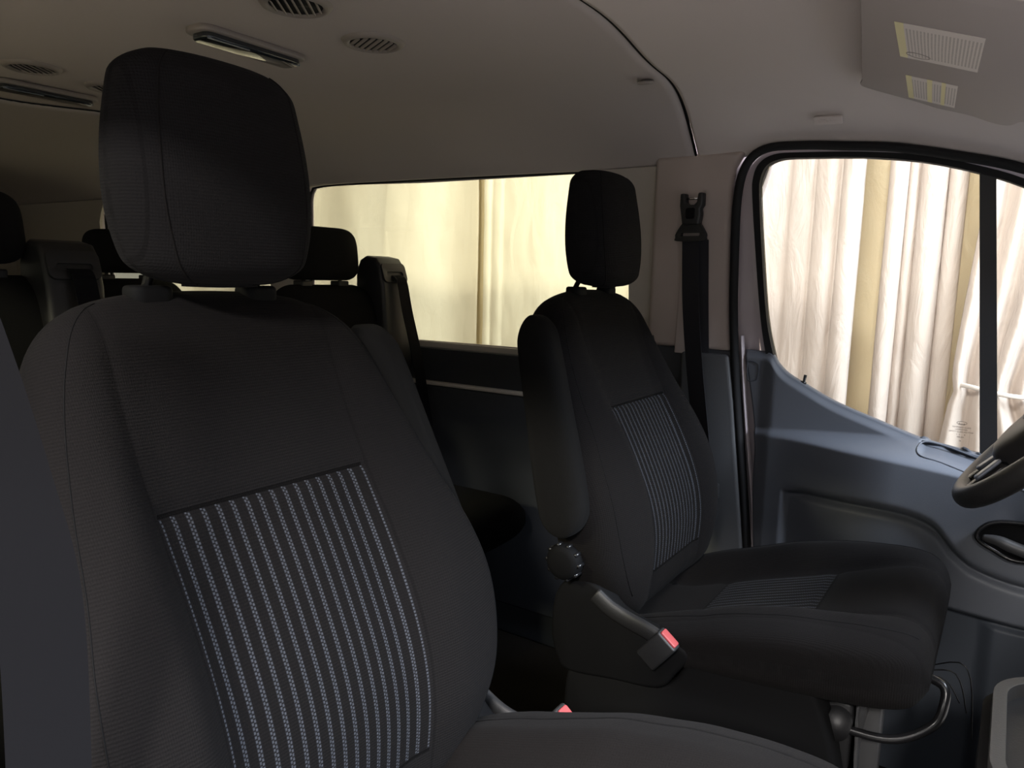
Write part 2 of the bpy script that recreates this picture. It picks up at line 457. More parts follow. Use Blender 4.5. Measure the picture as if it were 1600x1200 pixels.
    for sd in (-1, 1):
        pts = []
        for r in R[6:-5]:
            pts.append(r[23 if sd > 0 else 57]+Vector((0, 0, .0)))
        tube('piping', pts, .0010, M['matblk'], root, 6)
    # --- folded armrest on the aisle side
    R = []; A0, A1 = Vector((-.207, 0, 1.028)), Vector((-.080, 0, .638))
    L = (A1-A0).length; ax = (A1-A0)/L; px_ = Vector((-ax.z, 0, ax.x))
    if px_.x < 0: px_ = -px_
    k = 44
    for i in range(k+1):
        t = .5-.5*math.cos(PI*i/k); W = cint([(0, .034), (.12, .040), (.4, .045), (.8, .050), (1, .044)], t)
        d0 = t*L; d1 = (1-t)*L
        e = 1
        if d0 < .05: e = math.sqrt(max(0, 1-((.05-d0)/.05)**2))
        if d1 < .045: e = math.sqrt(max(0, 1-((.045-d1)/.045)**2))
        e = max(e, .04); ring = []
        for j in range(64):
            a = 2*PI*j/64
            ring.append(A0+ax*(t*L)+px_*(W*e*sgp(math.cos(a), 2.9))+Vector((0, side*(.240+.066*t)+.029*(.5+.5*e)*sgp(math.sin(a), 3), 0)))
        R.append(ring)
    rings('armrest', R, M['armc'], root, uv=[(0, i*.004) for i in range(64*(k+1))])
    for off in (12, 20):
        tube('armrest_seam', [r[off if side < 0 else off]*1 for r in R[4:-4]], .001, M['armc'], root, 5) if False else None
    # --- recliner knob
    yk = side*.285
    fr = (Vector((-.092, yk, .585)), (1, 0, 0), (0, 0, 1), (0, side, 0))
    kb = lathe('recliner_knob', [(.030, -.03), (.033, 0), (.033, .018), (.030, .023), (.02, .026), (.001, .027)], fr, M['matblk'], root, 48)
    for a in range(10):
        q = a*2*PI/10
        c = fr[0]+Vector((math.cos(q)*.0325, side*.012, math.sin(q)*.0325))
        tube('knob_ridge', [c-Vector((0, side*.014, 0)), c+Vector((0, side*.008, 0))], .004, M['blkg'], kb, 8)
    # --- side shield, base, pedestal
    out = [(-.125, .50), (-.105, .535), (-.075, .552), (-.045, .548), (-.018, .532), (.01, .508), (.05, .494), (.10, .484), (.145, .466), (.12, .42), (.09, .385), (0, .372), (-.09, .36), (-.115, .38), (-.13, .43)]
    sp_ = [(p.x, p.y) for p in spline([(a, b, 0) for a, b in out], 4, True)]
    plate('side_shield', sp_, ((0, side*.235, 0), (1, 0, 0), (0, 0, 1), (0, side, 0)), .038, M['matblk'], root, bevel=.008)
    out = [(-.10, .335), (-.085, .362), (-.06, .372), (.04, .382), (.085, .388), (.115, .405), (.14, .45), (.165, .474), (.22, .488), (.30, .489), (.325, .482), (.345, .462), (.365, .42), (.385, .35), (.40, .25), (.41, .02), (-.08, .02), (-.1, .2)]
    sp_ = [(p.x, p.y) for p in spline([(a, b, 0) for a, b in out], 4, True)]
    plate('base_cover', sp_, ((0, side*.205, 0), (1, 0, 0), (0, 0, 1), (0, side, 0)), .06, M['matblk'], root, bevel=.010)
    plate('outer_cover', [(-.08, .02), (-.1, .40), (.0, .46), (.2, .47), (.36, .46), (.40, .3), (.40, .02)], ((0, -side*.215, 0), (1, 0, 0), (0, 0, 1), (0, -side, 0)), .03, M['matblk'], root, bevel=.01)
    box('pedestal', (-.05, -.2, .0), (.33, .2, .41), M['matblk'], root, .01)
    # buckle stalk; its paler grey also stands for the shield edge highlight
    yb = side*.278
    st = spline([(-.035, yb, .530), (-.005, yb, .512), (.03, yb, .500), (.07, yb+side*.006, .494), (.10, yb+side*.010, .486+(.02 if side > 0 else 0))], 6)
    tube('buckle_stalk', st, .008, M['stalk'], root, 14, ry=.016)
    by = yb+side*.014; bz_ = .03 if side > 0 else 0
    bc = Vector((.098, by, .474+bz_)); ba = Vector((.62, 0, .785)); bb = Vector((.785, 0, -.62))
    bk = plate('buckle', rrect(0, 0, .0135, .021, .005), (bc-ba*.035, (0, 1, 0), bb, ba), .062, M['blk'], root, bevel=.003)
    plate('release_button', rrect(0, 0, .0095, .0165, .003), (bc+ba*.024, (0, 1, 0), bb, ba), .0065, M['red'], bk, bevel=.0015)
    # slide lever bar below the front edge
    pts = [(.33, -.04*1, .385), (.40, -.04, .375), (.455, -.05, .385), (.50, -.08, .41), (.515, -.10, .44), (.512, -.11, .48), (.47, -.115, .49)]
    if side < 0: lv = [(.30, -.205, .395), (.40, -.205, .388), (.46, -.20, .395), (.505, -.185, .425), (.517, -.175, .455), (.512, -.16, .485), (.46, -.15, .49)]
    else: lv = [(.30, .205, .395), (.40, .205, .388), (.46, .20, .395), (.505, .185, .425), (.517, .175, .455), (.512, .16, .485), (.46, .15, .49)]
    tube('slide_lever', spline(lv, 6), .0072, M['blkg'], root, 14)
    tube('lever_pivot', [(.375, side*.155, .40), (.375, side*.235, .40)], .022, M['blk'], root, 24)
    box('lever_bracket', (.35, side*.19-.012, .31), (.395, side*.19+.012, .43), M['blk'], root, .006)
    # crumpled liner and upright rail under the cushion front
    vs = []; fs = []
    nu, nv = 26, 22
    for i in range(nu+1):
        for j in range(nv+1):
            u = i/nu; v = j/nv
            vs.append((.37+.035*u+.018*noise.noise(Vector((u*4, v*5, 1))), -.2+.4*u if side > 0 else .2-.4*u, .02+.42*v))
    for i in range(nu):
        for j in range(nv):
            a = i*(nv+1)+j; fs.append((a, a+1, a+nv+2, a+nv+1))
    ln = mesh('underseat_liner', vs, fs, M['greyp'], root); so = ln.modifiers.new('s', 'SOLIDIFY'); so.thickness = .003
    box('front_rail', (.395, side*.10-.02, .02), (.43, side*.10+.02, .46), M['greyp'], root, .006)
    if side < 0:
        for a in range(3):
            z0 = .46+.01*a
            pts = spline([(.40, -.12+.01*a, z0), (.47, -.05+.04*a, z0-.02-.02*a), (.51+.015*a, .02-.03*a, z0-.05+.02*a), (.535+.012*a, .05-.02*a, z0-.10-.015*a*a)], 5)
            tube('wire', pts, .0012, M['wire'], root, 6)
    return root

make_front_seat(.475, -1, 'driver_seat', 'black cloth driver seat with grey striped panels behind the steering wheel', -.004, 1.0, .366, (0, -.05))
make_front_seat(-.455, 1, 'passenger_seat', 'large black cloth front seat with dotted stripe panel in the foreground', .046, 1.05, .386, (.22, -.22))

# ------------------------------------------------------------------ rear seats
def make_rear_seat(x, y, name, label, group, tower=0, hy=0, wid=.2, top=1.062, hz=(1.075, 1.228)):
    root = empty(name, (x, y, 0), label, 'car seat', group)
    def loft(nm, secs, mat, nn=3.5, res=48):
        R = []
        for c, hx_, hy_, in secs:
            R.append([Vector((c[0]+hx_*sgp(math.cos(2*PI*j/res), nn), c[1]+hy_*sgp(math.sin(2*PI*j/res), nn), c[2])) for j in range(res)])
        return rings(nm, R, mat, root, uv=[(0, i*.002) for i in range(res*len(R))])
    sec = []
    for i in range(30):
        t = i/29; z = .42+(top-.42)*math.sin(t*PI/2)
        e = math.sqrt(max(0.003, 1-((z-(top-.06))/.06)**2)) if z > top-.06 else 1
        sec.append(((.12-.26*(z-.42), 0, z), (.055+.02*(1-(z-.42)/.64))*max(e, .15), cint([(.42, wid), (.8, wid), (.95, wid*.96), (top, wid*.86)], z)-(1-e)*.06))
    loft('backrest', sec, M['rearc'])
    sec = []
    for i in range(25):
        t = .5-.5*math.cos(PI*i/24); z = hz[0]+(hz[1]-hz[0])*t
        e = max(math.sqrt(max(0, 1-(2*t-1)**4)), .05)
        sec.append(((-.055-.01*t, hy, z), .058*(.45+.55*e), .128*(.62+.38*e)*(1.03-.06*t)))
    loft('headrest', sec, M['rearc'])
    for sd in (-1, 1):
        tube('headrest_post', [(-.045, hy+sd*.07, top-.02), (-.052, hy+sd*.07, hz[0]+.03)], .006, M['blk'], root, 10)
        box('post_guide', (-.07, hy+sd*.07-.02, top-.008), (-.03, hy+sd*.07+.02, top+.012), M['blk'], root, .004)
    # cushion
    R = []
    for i in range(30):
        t = i/29; cx = .08+.50*t; e = max(math.sqrt(max(0, 1-((t-.82)/.18)**2)), .08) if t > .82 else 1
        R.append([Vector((cx, (wid+.005-(1-e)*.05)*sgp(math.cos(2*PI*j/48), 3.5), .43+.07*(.2+.8*e)*sgp(math.sin(2*PI*j/48), 3))) for j in range(48)])
    rings('cushion', R, M['rearc'], root, uv=[(0, i*.002) for i in range(48*30)])
    box('pedestal', (.1, -wid*.7, 0), (.42, wid*.7, .38), M['matblk'], root, .01)
    if tower:
        ty = tower; w = .058
        out = [(-.062, .80), (-.062, 1.105), (-.045, 1.14), (-.02, 1.152), (.02, 1.145), (.04, 1.12), (.055, 1.06), (.075, .80)]
        tw = plate('belt_tower', out, ((0, ty-w, 0), (1, 0, 0), (0, 0, 1), (0, 1, 0)), 2*w, M['blk'], root, bevel=.012, seg=4)
        fr = (Vector((.038, ty, 1.098)), Vector((0, 1, 0)), Vector((-.32, 0, .947)), Vector((.947, 0, .32)))
        bz = plate('belt_outlet', rrect(0, 0, .052, .030, .014), fr, .012, M['blk'], tw, holes=[rrect(0, -.004, .036, .007, .006)], bevel=.003)
        plate('outlet_recess', rrect(0, -.004, .037, .008, .006), (fr[0], fr[1], fr[2], fr[3]), .002, M['vdark'], tw)
        # webbing falling from the outlet
        p0 = Vector((.052, ty+.005, 1.094)); R = []
        path = spline([p0, p0+Vector((.022, 0, -.02)), p0+Vector((.040, .005, -.11)), p0+Vector((.075, .014, -.26)), p0+Vector((.12, .02, -.5))], 6)
        for p in path:
            R.append([p+Vector((-.0006, -.023, 0)), p+Vector((-.0006, .023, 0)), p+Vector((.0012, .023, 0)), p+Vector((.0012, -.023, 0))])
        rings('belt_webbing', R, M['strap'], root, smooth=False)
    return root
G2 = 'seats of the second row'
make_rear_seat(-1.65, .56, 'rear_seat', 'black second row seat beside the big side window, belt tower on its shoulder', G2, tower=.205, wid=.2)
make_rear_seat(-1.65, -.365, 'rear_seat', 'black second row seat cut by the left edge of the photo', G2, tower=.180, wid=.205, hz=(1.10, 1.245), top=1.078)
make_rear_seat(-2.46, .43, 'rear_seat', 'black third row seat, its headrest left of the large front headrest', 'seats of the third row', hz=(1.08, 1.222))

# ------------------------------------------------------------------ belts
def ribbon(name, pts, wid, side_vec, th, mat, parent):
    R = []
    for i, p in enumerate(pts):
        p = Vector(p); s = Vector(side_vec if not callable(side_vec) else side_vec(i/(len(pts)-1))).normalized()
        t = (Vector(pts[min(i+1, len(pts)-1)])-Vector(pts[max(i-1, 0)])).normalized(); nn = t.cross(s).normalized()
        R.append([p-s*wid/2-nn*th/2, p+s*wid/2-nn*th/2, p+s*wid/2+nn*th/2, p-s*wid/2+nn*th/2])
    return rings(name, R, mat, parent, smooth=False)
t = empty('seat_belt', (-.69, .85, 1.2), 'black seat belt hanging down the beige pillar behind the driver seat', 'seat belt')
def LB(p): return Vector(p)-Vector((-.69, .85, 1.2))
path = spline([LB((-.686, .838, 1.208)), LB((-.672, .826, 1.05)), LB((-.655, .828, .90)), LB((-.628, .83, .72)), LB((-.606, .835, .56))], 8)
ribbon('webbing', path, .048, (1, -.25, 0), .0016, M['strapd'], t)
path = spline([LB((-.668, .852, 1.20)), LB((-.660, .854, 1.05)), LB((-.650, .856, .90))], 8)
ribbon('webbing', path, .046, (1, .1, 0), .0016, M['strapd'], t)
# slotted ring
tri = [(-.040, -.020), (-.036, -.029), (.034, -.029), (.040, -.020), (.038, -.008), (.014, .022), (-.014, .022), (-.038, -.008)]
tri = [(p.x, p.y) for p in spline([(a, b, 0) for a, b in tri], 4, True)]
fr = (LB((-.686, .833, 1.225)), (1, -.15, 0), (0, 0, 1), (.15, 1, 0))
plate('belt_ring', tri, fr, .012, M['blk'], t, holes=[rrect(0, -.013, .026, .004, .0035)], bevel=.003)
fk = [(-.022, .02), (.022, .02), (.026, .045), (.024, .058), (.030, .066), (.030, .096), (.018, .096), (.015, .074), (.008, .068), (-.008, .068), (-.015, .074), (-.018, .096), (-.030, .096), (-.030, .066), (-.026, .045)]
plate('anchor_cover', fk, (LB((-.686, .826, 1.215)), (1, -.15, 0), (0, 0, 1), (.15, 1, 0)), .022, M['blk'], t, bevel=.004)
tube('anchor_pin', [LB((-.708, .84, 1.298)), LB((-.664, .833, 1.298))], .003, M['chrome'], t, 10)
plate('anchor_cap', rrect(0, 0, .012, .013, .005), (LB((-.686, .822, 1.262)), (1, -.15, 0), (0, 0, 1), (.15, 1, 0)), .012, M['matblk'], t, bevel=.003)
tg = box('latch_grip', LB((-.600, .79, .565)), LB((-.566, .82, .605)), M['blk'], t, .006)
vs = [(0, 0), (.018, 0), (.018, .010), (.012, .010), (.012, .020), (.018, .020), (.018, .028), (.012, .030), (.020, .055), (.010, .058), (.0, .02)]
plate('latch_plate', vs, (LB((-.592, .80, .512)), (1, 0, 0), (0, 0, 1), (0, 1, 0)), .002, M['chrome'], tg)

t = empty('seat_belt', (-.6, -.72, 1.1), 'black seat belt webbing hanging at the left edge beside the foreground seat', 'seat belt')
def LP(p): return Vector(p)-Vector((-.6, -.72, 1.1))
path = spline([LP((-.60, -.79, 1.18)), LP((-.575, -.766, 1.06)), LP((-.558, -.750, .96)), LP((-.545, -.740, .87)), LP((-.542, -.742, .74)), LP((-.545, -.746, .60)), LP((-.57, -.76, .35))], 8)
ribbon('webbing', path, .052, (.38, .925, 0), .0018, M['strap'], t)

# ------------------------------------------------------------------ steering wheel
C0 = Vector((.080, .475, .893)); th = math.radians(48)
e1 = Vector((0, 1, 0)); e2 = Vector((math.cos(th), 0, math.sin(th))); en = Vector((-math.sin(th), 0, math.cos(th)))
t = empty('steering_wheel', C0, 'leather wrapped steering wheel with silver spoke trim, cut by the right edge', 'steering wheel')
pts = []
for k in range(96):
    a = 2*PI*k/96; r = .187*(1-.02*ss(.6, 1, -math.sin(a)))
    pts.append(e1*math.cos(a)*r+e2*math.sin(a)*r)
R = []
for k in range(97):
    a = 2*PI*(k % 96)/96; rad = (e1*math.cos(a)+e2*math.sin(a)); p = pts[k % 96]
    R.append([p+rad*.0170*math.cos(q*2*PI/20)+en*.0185*math.sin(q*2*PI/20) for q in range(20)])
rings('rim', R, M['leather'], t, caps=False)
# stitches round the inside of the rim
sv = []; sf = []
for k in range(150):
    a = 2*PI*k/150; rad = (e1*math.cos(a)+e2*math.sin(a)); tn = (-e1*math.sin(a)+e2*math.cos(a)); c = rad*.1712+en*.004
    b = len(sv)
    for da, db in ((-.0022, -.001), (.0022, -.0002), (.0022, .0012), (-.0022, .0004)):
        sv += [c+tn*da+en*db*3, c+tn*da+en*db*3-rad*.001]
    for i in range(4):
        j = (i+1) % 4; sf.append((b+2*i, b+2*j, b+2*j+1, b+2*i+1))
    sf.append((b, b+2, b+4, b+6)); sf.append((b+1, b+3, b+5, b+7))
mesh('rim_stitching', sv, sf, M['greyp'], t, False)
# hub
R = []
for h, s in ((-.045, .75), (-.03, .95), (0, 1.0), (.012, 1.0), (.024, .96), (.033, .86), (.038, .65), (.040, .3), (.0405, .02)):
    ring = []
    for q in range(56):
        a = 2*PI*q/56; c, d = math.cos(a), math.sin(a)
        hw = .098*sgp(c, 2.6); hh = (.082 if d > 0 else .112)*sgp(d, 2.3)
        hw *= 1-.25*ss(0, .112, -hh)
        ring.append(e1*hw*s+e2*hh*s+en*h)
    R.append(ring)
rings('hub', R, M['hub'], t)
for sd in (-1, 1):
    # lower spokes and their silver trim
    a0 = e1*sd*.028-e2*.095; a1 = e1*sd*.045-e2*.178
    Rr = []
    for k in range(7):
        u = k/6; p = a0.lerp(a1, u); w = .017+.006*(u-.5)**2*4
        Rr.append([p+e1*w*math.cos(q*2*PI/16)+en*(.002+.011*math.sin(q*2*PI/16)) for q in range(16)])
    sp_ = rings('spoke', Rr, M['blkg'], t)
    Rr = []
    for k in range(7):
        u = k/6; p = a0.lerp(a1, u*.62); w = .0125
        Rr.append([p+e1*w*sgp(math.cos(q*2*PI/16), 4)+en*(.0125+.004*sgp(math.sin(q*2*PI/16), 4)) for q in range(16)])
    rings('spoke_trim', Rr, M['silver'], sp_)
    a0 = e1*sd*.088+e2*.01; a1 = e1*sd*.178+e2*.012
    Rr = []
    for k in range(7):
        p = a0.lerp(a1, k/6)
        Rr.append([p+e2*.020*math.cos(q*2*PI/16)+en*(.002+.012*math.sin(q*2*PI/16)) for q in range(16)])
    rings('spoke', Rr, M['blkg'], t)
# oval emblem outline moulded on the hub
ov = []
for k in range(40):
    a = 2*PI*k/40; ov.append(e1*.032*math.cos(a)+e2*(.013*math.sin(a)-.022)+en*.0412)
tube('emblem_ring', ov, .0012, M['hub'], t, 6, closed=True, up=en)
em = spline([e1*-.018+e2*-.024, e1*-.012+e2*-.015, e1*-.006+e2*-.027, e1*.0+e2*-.018, e1*.006+e2*-.026, e1*.012+e2*-.018, e1*.018+e2*-.022], 4)
tube('emblem_script', [p+en*.0412 for p in em], .001, M['hub'], t, 6, up=en)
tube('steering_column', [-en*.03, -en*.16+Vector((0, 0, -.01)), -en*.32], .045, M['matblk'], t, 24)

# ------------------------------------------------------------------ dashboard and centre console
prof = [(.75, .93), (.50, .965), (.34, .955), (.26, .90), (.235, .82), (.25, .72), (.30, .60), (.34, .52), (.42, .45), (.75, .40)]
prof = [(p.x, p.y) for p in spline([(a, b, 0) for a, b in prof], 4)]
d = plate('dashboard', prof, ((0, -.86, 0), (1, 0, 0), (0, 0, 1), (0, 1, 0)), 1.70, M['doord'], None, bevel=0, smooth=True)
d.data.set_sharp_from_angle(angle=math.radians(40))
tag(d, 'dark dashboard the steering wheel reaches out from, ahead of the seats', 'dashboard', None, 'structure')
t = empty('centre_console', (.1, -.03, .6), 'grey edged console tray with dark round wells at the bottom right corner', 'console')
zc = .625
outer = rrect(.165, 0, .165, .145, .07, 10); inner = rrect(.165, 0, .151, .131, .058, 10)
base = Vector((.022, -.03, zc))-Vector((.1, -.03, .6))
fr = (base-Vector((0, 0, .03)), (1, 0, .05), (0, 1, 0), (0, 0, 1))
plate('tray_rim', outer, fr, .030, M['tray'], t, holes=[inner], bevel=.005)
body = plate('console_body', rrect(.163, 0, .172, .150, .07, 10), (base-Vector((0, 0, .622)), (1, 0, 0), (0, 1, 0), (0, 0, 1)), .60, M['matblk'], t, bevel=0)
panel = plate('tray_panel', rrect(.165, 0, .151, .131, .058, 10), (base-Vector((0, 0, .024)), (1, 0, .05), (0, 1, 0), (0, 0, 1)), .006, M['blk'], t)
step = plate('tray_insert', rrect(.172, -.003, .134, .114, .045, 8), (base-Vector((0, 0, .018)), (1, 0, .05), (0, 1, 0), (0, 0, 1)), .009, M['blk'], t, bevel=.003)
for cx, cy in ((.085, .055), (.085, -.045), (.2, .0)):
    lathe('well', [(.001, -.004), (.030, -.004), (.034, 0), (.036, .003), (.032, .004), (.029, .0), (.001, -.002)], (base+Vector((cx, cy, -.004)), (1, 0, .05), (0, 1, 0), (0, 0, 1)), M['matblk'], t)

# ------------------------------------------------------------------ driver's door
t = empty('door_1', (-.5, .88, 0)); struct(t, 'blue grey driver door with a sweeping sill and black window frame', 'door')
O = Vector((-.5, .88, 0))
xl = [(.10, -.44), (.2, -.455), (.453, -.484), (.6, -.497), (.70, -.500), (.80, -.515), (.91, -.538), (.935, -.543)]
ztop = [(-.56, .934), (-.50, .932), (-.478, .927), (-.462, .905), (-.440, .885), (-.406, .866), (-.332, .829), (-.24, .797), (-.143, .766), (-.029, .748), (.1, .735), (.4, .72)]
gline = [(-.55, .612), (-.404, .612), (-.30, .615), (-.20, .618), (-.145, .613), (-.10, .597), (-.06, .555), (-.02, .527), (.068, .509), (.4, .50)]
lowl = [(-.55, .44), (-.2, .435), (-.063, .427), (.077, .42), (.4, .43)]
ledge = [(-.55, .742), (-.5, .742), (-.4, .744), (-.30, .741), (-.19, .736), (-.1, .728), (0, .718), (.4, .70)]
def hdoor(x, z, pocket=True):
    zt = cint(ztop, x)
    h = .012
    lz = cint(ledge, x)
    P = .070*ss(-.52, -.18, x)+.010
    h += P*(1-ss(lz-.012, lz+.008+.030*ss(-.5, -.1, x), z))
    h += .012*ss(-.505, -.46, x)
    # upper concave band rolls out to the glass
    h -= .014*ss(.02, .0, zt-z)
    # recessed lower panel with a groove along its upper edge
    g = cint(gline, x)
    inx = ss(-.425, -.408, x)
    rec = inx*(1-ss(g-.010, g+.004, z))
    h -= .016*rec
    h -= .017*inx*math.exp(-((z-(g-.004))/.011)**2)*ss(-.42, -.36, x)
    # bottom of the bulge
    lo = cint(lowl, x)
    h -= (.045)*(1-ss(lo-.02, lo+.008, z))
    # vertical shading fold of the lower door
    h += .018*ss(-.005, .03, x)*(1-ss(lo-.03, lo-.01, z))
    # tray let into the ledge behind the wheel
    pk = ss(-.150, -.134, x)*(1-ss(.10, .12, x)); zc_ = interp([(-.15, .754), (-.10, .748), (-.03, .732), (.06, .718), (.2, .71)], x)
    if pocket: h -= .024*pk*ss(zc_-.013, zc_-.008, z)*(1-ss(zc_+.008, zc_+.012, z))
    return h
nx, nz = 230, 300
vs = []; fs = []
for i in range(nx+1):
    u = i/nx
    for j in range(nz+1):
        v = j/nz
        xr = -.54+u*.94
        z1 = cint(ztop, xr); z = -.01+(z1+.01)*v
        xa = cint(xl, z); x = xa+(.40-xa)*u
        z1 = cint(ztop, x); z = -.01+(z1+.01)*v
        vs.append(Vector((x, .88-hdoor(x, z), z))-O)
    # roll over the top edge
    x = vs[-1].x+O.x; z1 = vs[-1].z
    vs.append(Vector((x, .893, z1+.001))-O); vs.append(Vector((x, .905, z1-.006))-O)
m = nz+3
for i in range(nx):
    for j in range(m-1):
        a = i*m+j; fs.append((a, a+m, a+m+1, a+1))
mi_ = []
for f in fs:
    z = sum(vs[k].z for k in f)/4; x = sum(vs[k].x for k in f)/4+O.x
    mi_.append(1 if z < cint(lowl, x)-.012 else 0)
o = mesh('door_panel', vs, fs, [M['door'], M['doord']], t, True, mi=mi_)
so = o.modifiers.new('s', 'SOLIDIFY'); so.thickness = .012; so.offset = -1
# make sure that thickness goes outwards (+y)
if o.data.polygons[0].normal.y > 0: so.offset = 1
pk_ = [(-.148, .752), (-.138, .763), (-.10, .7595), (-.03, .7435), (.06, .7295), (.10, .724), (.112, .712), (.10, .703), (.06, .7055), (-.03, .7195), (-.10, .7355), (-.138, .742)]
tube('pocket_rim', [Vector((p.x, .8795-hdoor(p.x, p.y, False), p.y))-O for p in spline([(a, b, 0) for a, b in pk_], 4, True)], .0018, M['door'], t, 8, closed=True, up=(0, 1, 0))
# outer skin
skin = [(-.545, .90), (-.49, .89), (-.42, .82), (-.14, .715), (.4, .68), (.4, -.05), (-.43, -.05), (-.48, .45)]
plate('outer_skin', skin, ((0, .915-O.y, 0), (1, 0, 0), (0, 0, 1), (0, 1, 0)), .03, M['paint'], t).location = (-O.x, 0, 0)
def XZ(pts, y, n=5, closed=False): return [Vector((p[0], y, p[1]))-O for p in spline([(a, b, 0) for a, b in pts], n, closed)] if False else [Vector((p.x, y, p.y))-O for p in spline([(a, b, 0) for a, b in pts], n, closed)]
inn = [(-.466, .90), (-.476, .925), (-.498, 1.009), (-.518, 1.147), (-.536, 1.30), (-.536, 1.345), (-.523, 1.373), (-.495, 1.385), (-.452, 1.386), (-.314, 1.378), (-.200, 1.362), (-.103, 1.336), (-.012, 1.301), (.12, 1.23), (.25, 1.12), (.40, .95)]
out = [(-.50, .90), (-.508, .925), (-.524, 1.009), (-.545, 1.147), (-.566, 1.30), (-.568, 1.35), (-.556, 1.385), (-.520, 1.407), (-.453, 1.408), (-.314, 1.400), (-.198, 1.386), (-.100, 1.361), (-.006, 1.327), (.135, 1.25), (.27, 1.14), (.42, .96)]
def band(name, a, b, y, th, mat, parent, bev=.004):
    A = [(p.x, p.y) for p in spline([(q[0], q[1], 0) for q in a], 4)]; Bq = [(p.x, p.y) for p in spline([(q[0], q[1], 0) for q in b], 4)]
    R = []
    for p, q in zip(A, Bq):
        R.append([Vector((p[0], y, p[1]))-O, Vector((q[0], y, q[1]))-O, Vector((q[0], y+th, q[1]))-O, Vector((p[0], y+th, p[1]))-O])
    ob = rings(name, R, mat, parent, smooth=True, sharp=40)
    return ob
mid = [((a[0]*.45+b[0]*.55), (a[1]*.45+b[1]*.55)) for a, b in zip(inn, out)]
band('window_frame', inn, mid, .878, .03, M['rubber'], t)
band('painted_frame', mid, out, .892, .02, M['paint'], t)
inn2 = [(a[0]*.92+b[0]*.08, a[1]*.92+b[1]*.08) for a, b in zip(inn, out)]
# divider bar between the two panes
dv = [Vector((-.092, .884, 1.345))-O, Vector((-.062, .884, 1.335))-O, Vector((-.002, .884, .74))-O, Vector((-.034, .884, .74))-O]
rr = [dv, [v+Vector((0, .022, 0)) for v in dv]]
rings('divider_bar', rr, M['blk'], t, smooth=False)
# panes
pane = [(p[0], p[1]) for p in inn if p[0] < -.1]
p1 = [(-.464, .88)]+[q for q in inn if q[0] < -.11]+[(-.09, 1.333), (-.034, .73), (-.2, .76), (-.40, .84)]
g1 = plate('window_glass', p1, ((0, .898-O.y, 0), (1, 0, 0), (0, 0, 1), (0, 1, 0)), .004, M['glass_door'], t); g1.location = (-O.x, 0, 0)
p2 = [(-.070, 1.33), (-.012, 1.305), (.12, 1.235), (.25, 1.12), (.40, .95), (.4, .72), (0, .735)]
g2 = plate('window_glass', p2, ((0, .898-O.y, 0), (1, 0, 0), (0, 0, 1), (0, 1, 0)), .004, M['glass_door'], t); g2.location = (-O.x, 0, 0)
# glass maker's mark: oval and lines of tiny print
mk = []; 
for k in range(28):
    a = 2*PI*k/28; mk.append(Vector((-.0735+.0095*math.cos(a), .8965, .808+.0035*math.sin(a)))-O)
em_ = tube('glass_mark_oval', mk, .0004, M['blk'], g1, 5, closed=True, up=(0, 1, 0)); em_.location = (O.x, 0, 0)
for i, (s, z, sz) in enumerate((('Ford', .8058, .0062), ('TEMPERED  LAMISAFE', .7985, .0045), ('AS2  TRANSPARENT', .7935, .0042), ('DOT 376 M100 AS2 E6 43R', .7885, .0042), ('1   5   .   8', .7825, .004), ('E 6 43R-001234', .777, .004), ('SEKURIT', .769, .004))):
    if i in (1, 2, 3, 5, 6):
        s = {1: 'TEMPERED GLASS', 2: 'LAMINATED', 3: 'SAFETY GLASS AS2 M100', 5: '43R-001', 6: 'E6'}[i]
    text('glass_print', s, sz, M['blk'], g1, Vector((-.0735, .8965, z))-Vector((0, O.y, 0)), .0001, (PI/2, 0, 0))
# lock pin
lk = tube('lock_pin', [Vector((-.404, .884, .862))-O, Vector((-.403, .884, .868))-O, Vector((-.402, .884, .869))-O, Vector((-.400, .884, .884))-O], [.0075, .007, .0035, .0038], M['blkg'], t, 14, up=(1, 0, 0))
# rear end cap outline (small D shaped plug) on the panel
pl = [(p.x, p.y) for p in spline([(a, b, 0) for a, b in [(-.533, .905), (-.512, .905), (-.506, .895), (-.507, .87), (-.512, .862), (-.527, .859), (-.531, .868)]], 3, True)]
cp = tube('blanking_plug', [Vector((a, .867, b))-O for a, b in pl], .0011, M['doord'], t, 6, closed=True, up=(0, 1, 0))
# speaker grille with perforations
def grille():
    x = N('speaker_grille'); x.b.inputs['Roughness'].default_value = .6
    tc = x.n('ShaderNodeTexCoord'); sp = x.n('ShaderNodeSeparateXYZ'); x.l(tc.outputs['Object'], sp.inputs[0])
    P = .0042
    row = x.math('FLOOR', x.math('DIVIDE', sp.outputs[2], P))
    fx = x.math('SUBTRACT', x.math('FRACT', x.math('ADD', x.math('DIVIDE', sp.outputs[0], P), x.math('MULTIPLY', row, .5))), .5)
    fz = x.math('SUBTRACT', x.math('FRACT', x.math('DIVIDE', sp.outputs[2], P)), .5)
    r = x.math('SQRT', x.math('ADD', x.math('MULTIPLY', fx, fx), x.math('MULTIPLY', fz, fz)))
    k = x.math('LESS_THAN', r, .32)
    x.l(x.mix(k, (.03, .034, .042, 1), (.003, .003, .003, 1)), x.b.inputs['Base Color'])
    x.bump(k, -.002, 1); return x.m
gr = [(.030, .385), (.055, .402), (.10, .412), (.25, .41), (.27, .2), (.2, .12), (.05, .14), (.038, .22)]
sp_ = [(p.x, p.y) for p in spline([(a, b, 0) for a, b in gr], 4, True)]
gp = plate('speaker_grille', sp_, ((-O.x, .868-O.y, 0), (1, 0, 0), (0, 0, 1), (0, 1, 0)), .05, grille(), t, bevel=.004)
tube('grille_border', [Vector((a, .869, b))-O for a, b in sp_], .0022, M['matblk'], t, 8, closed=True, up=(0, 1, 0))
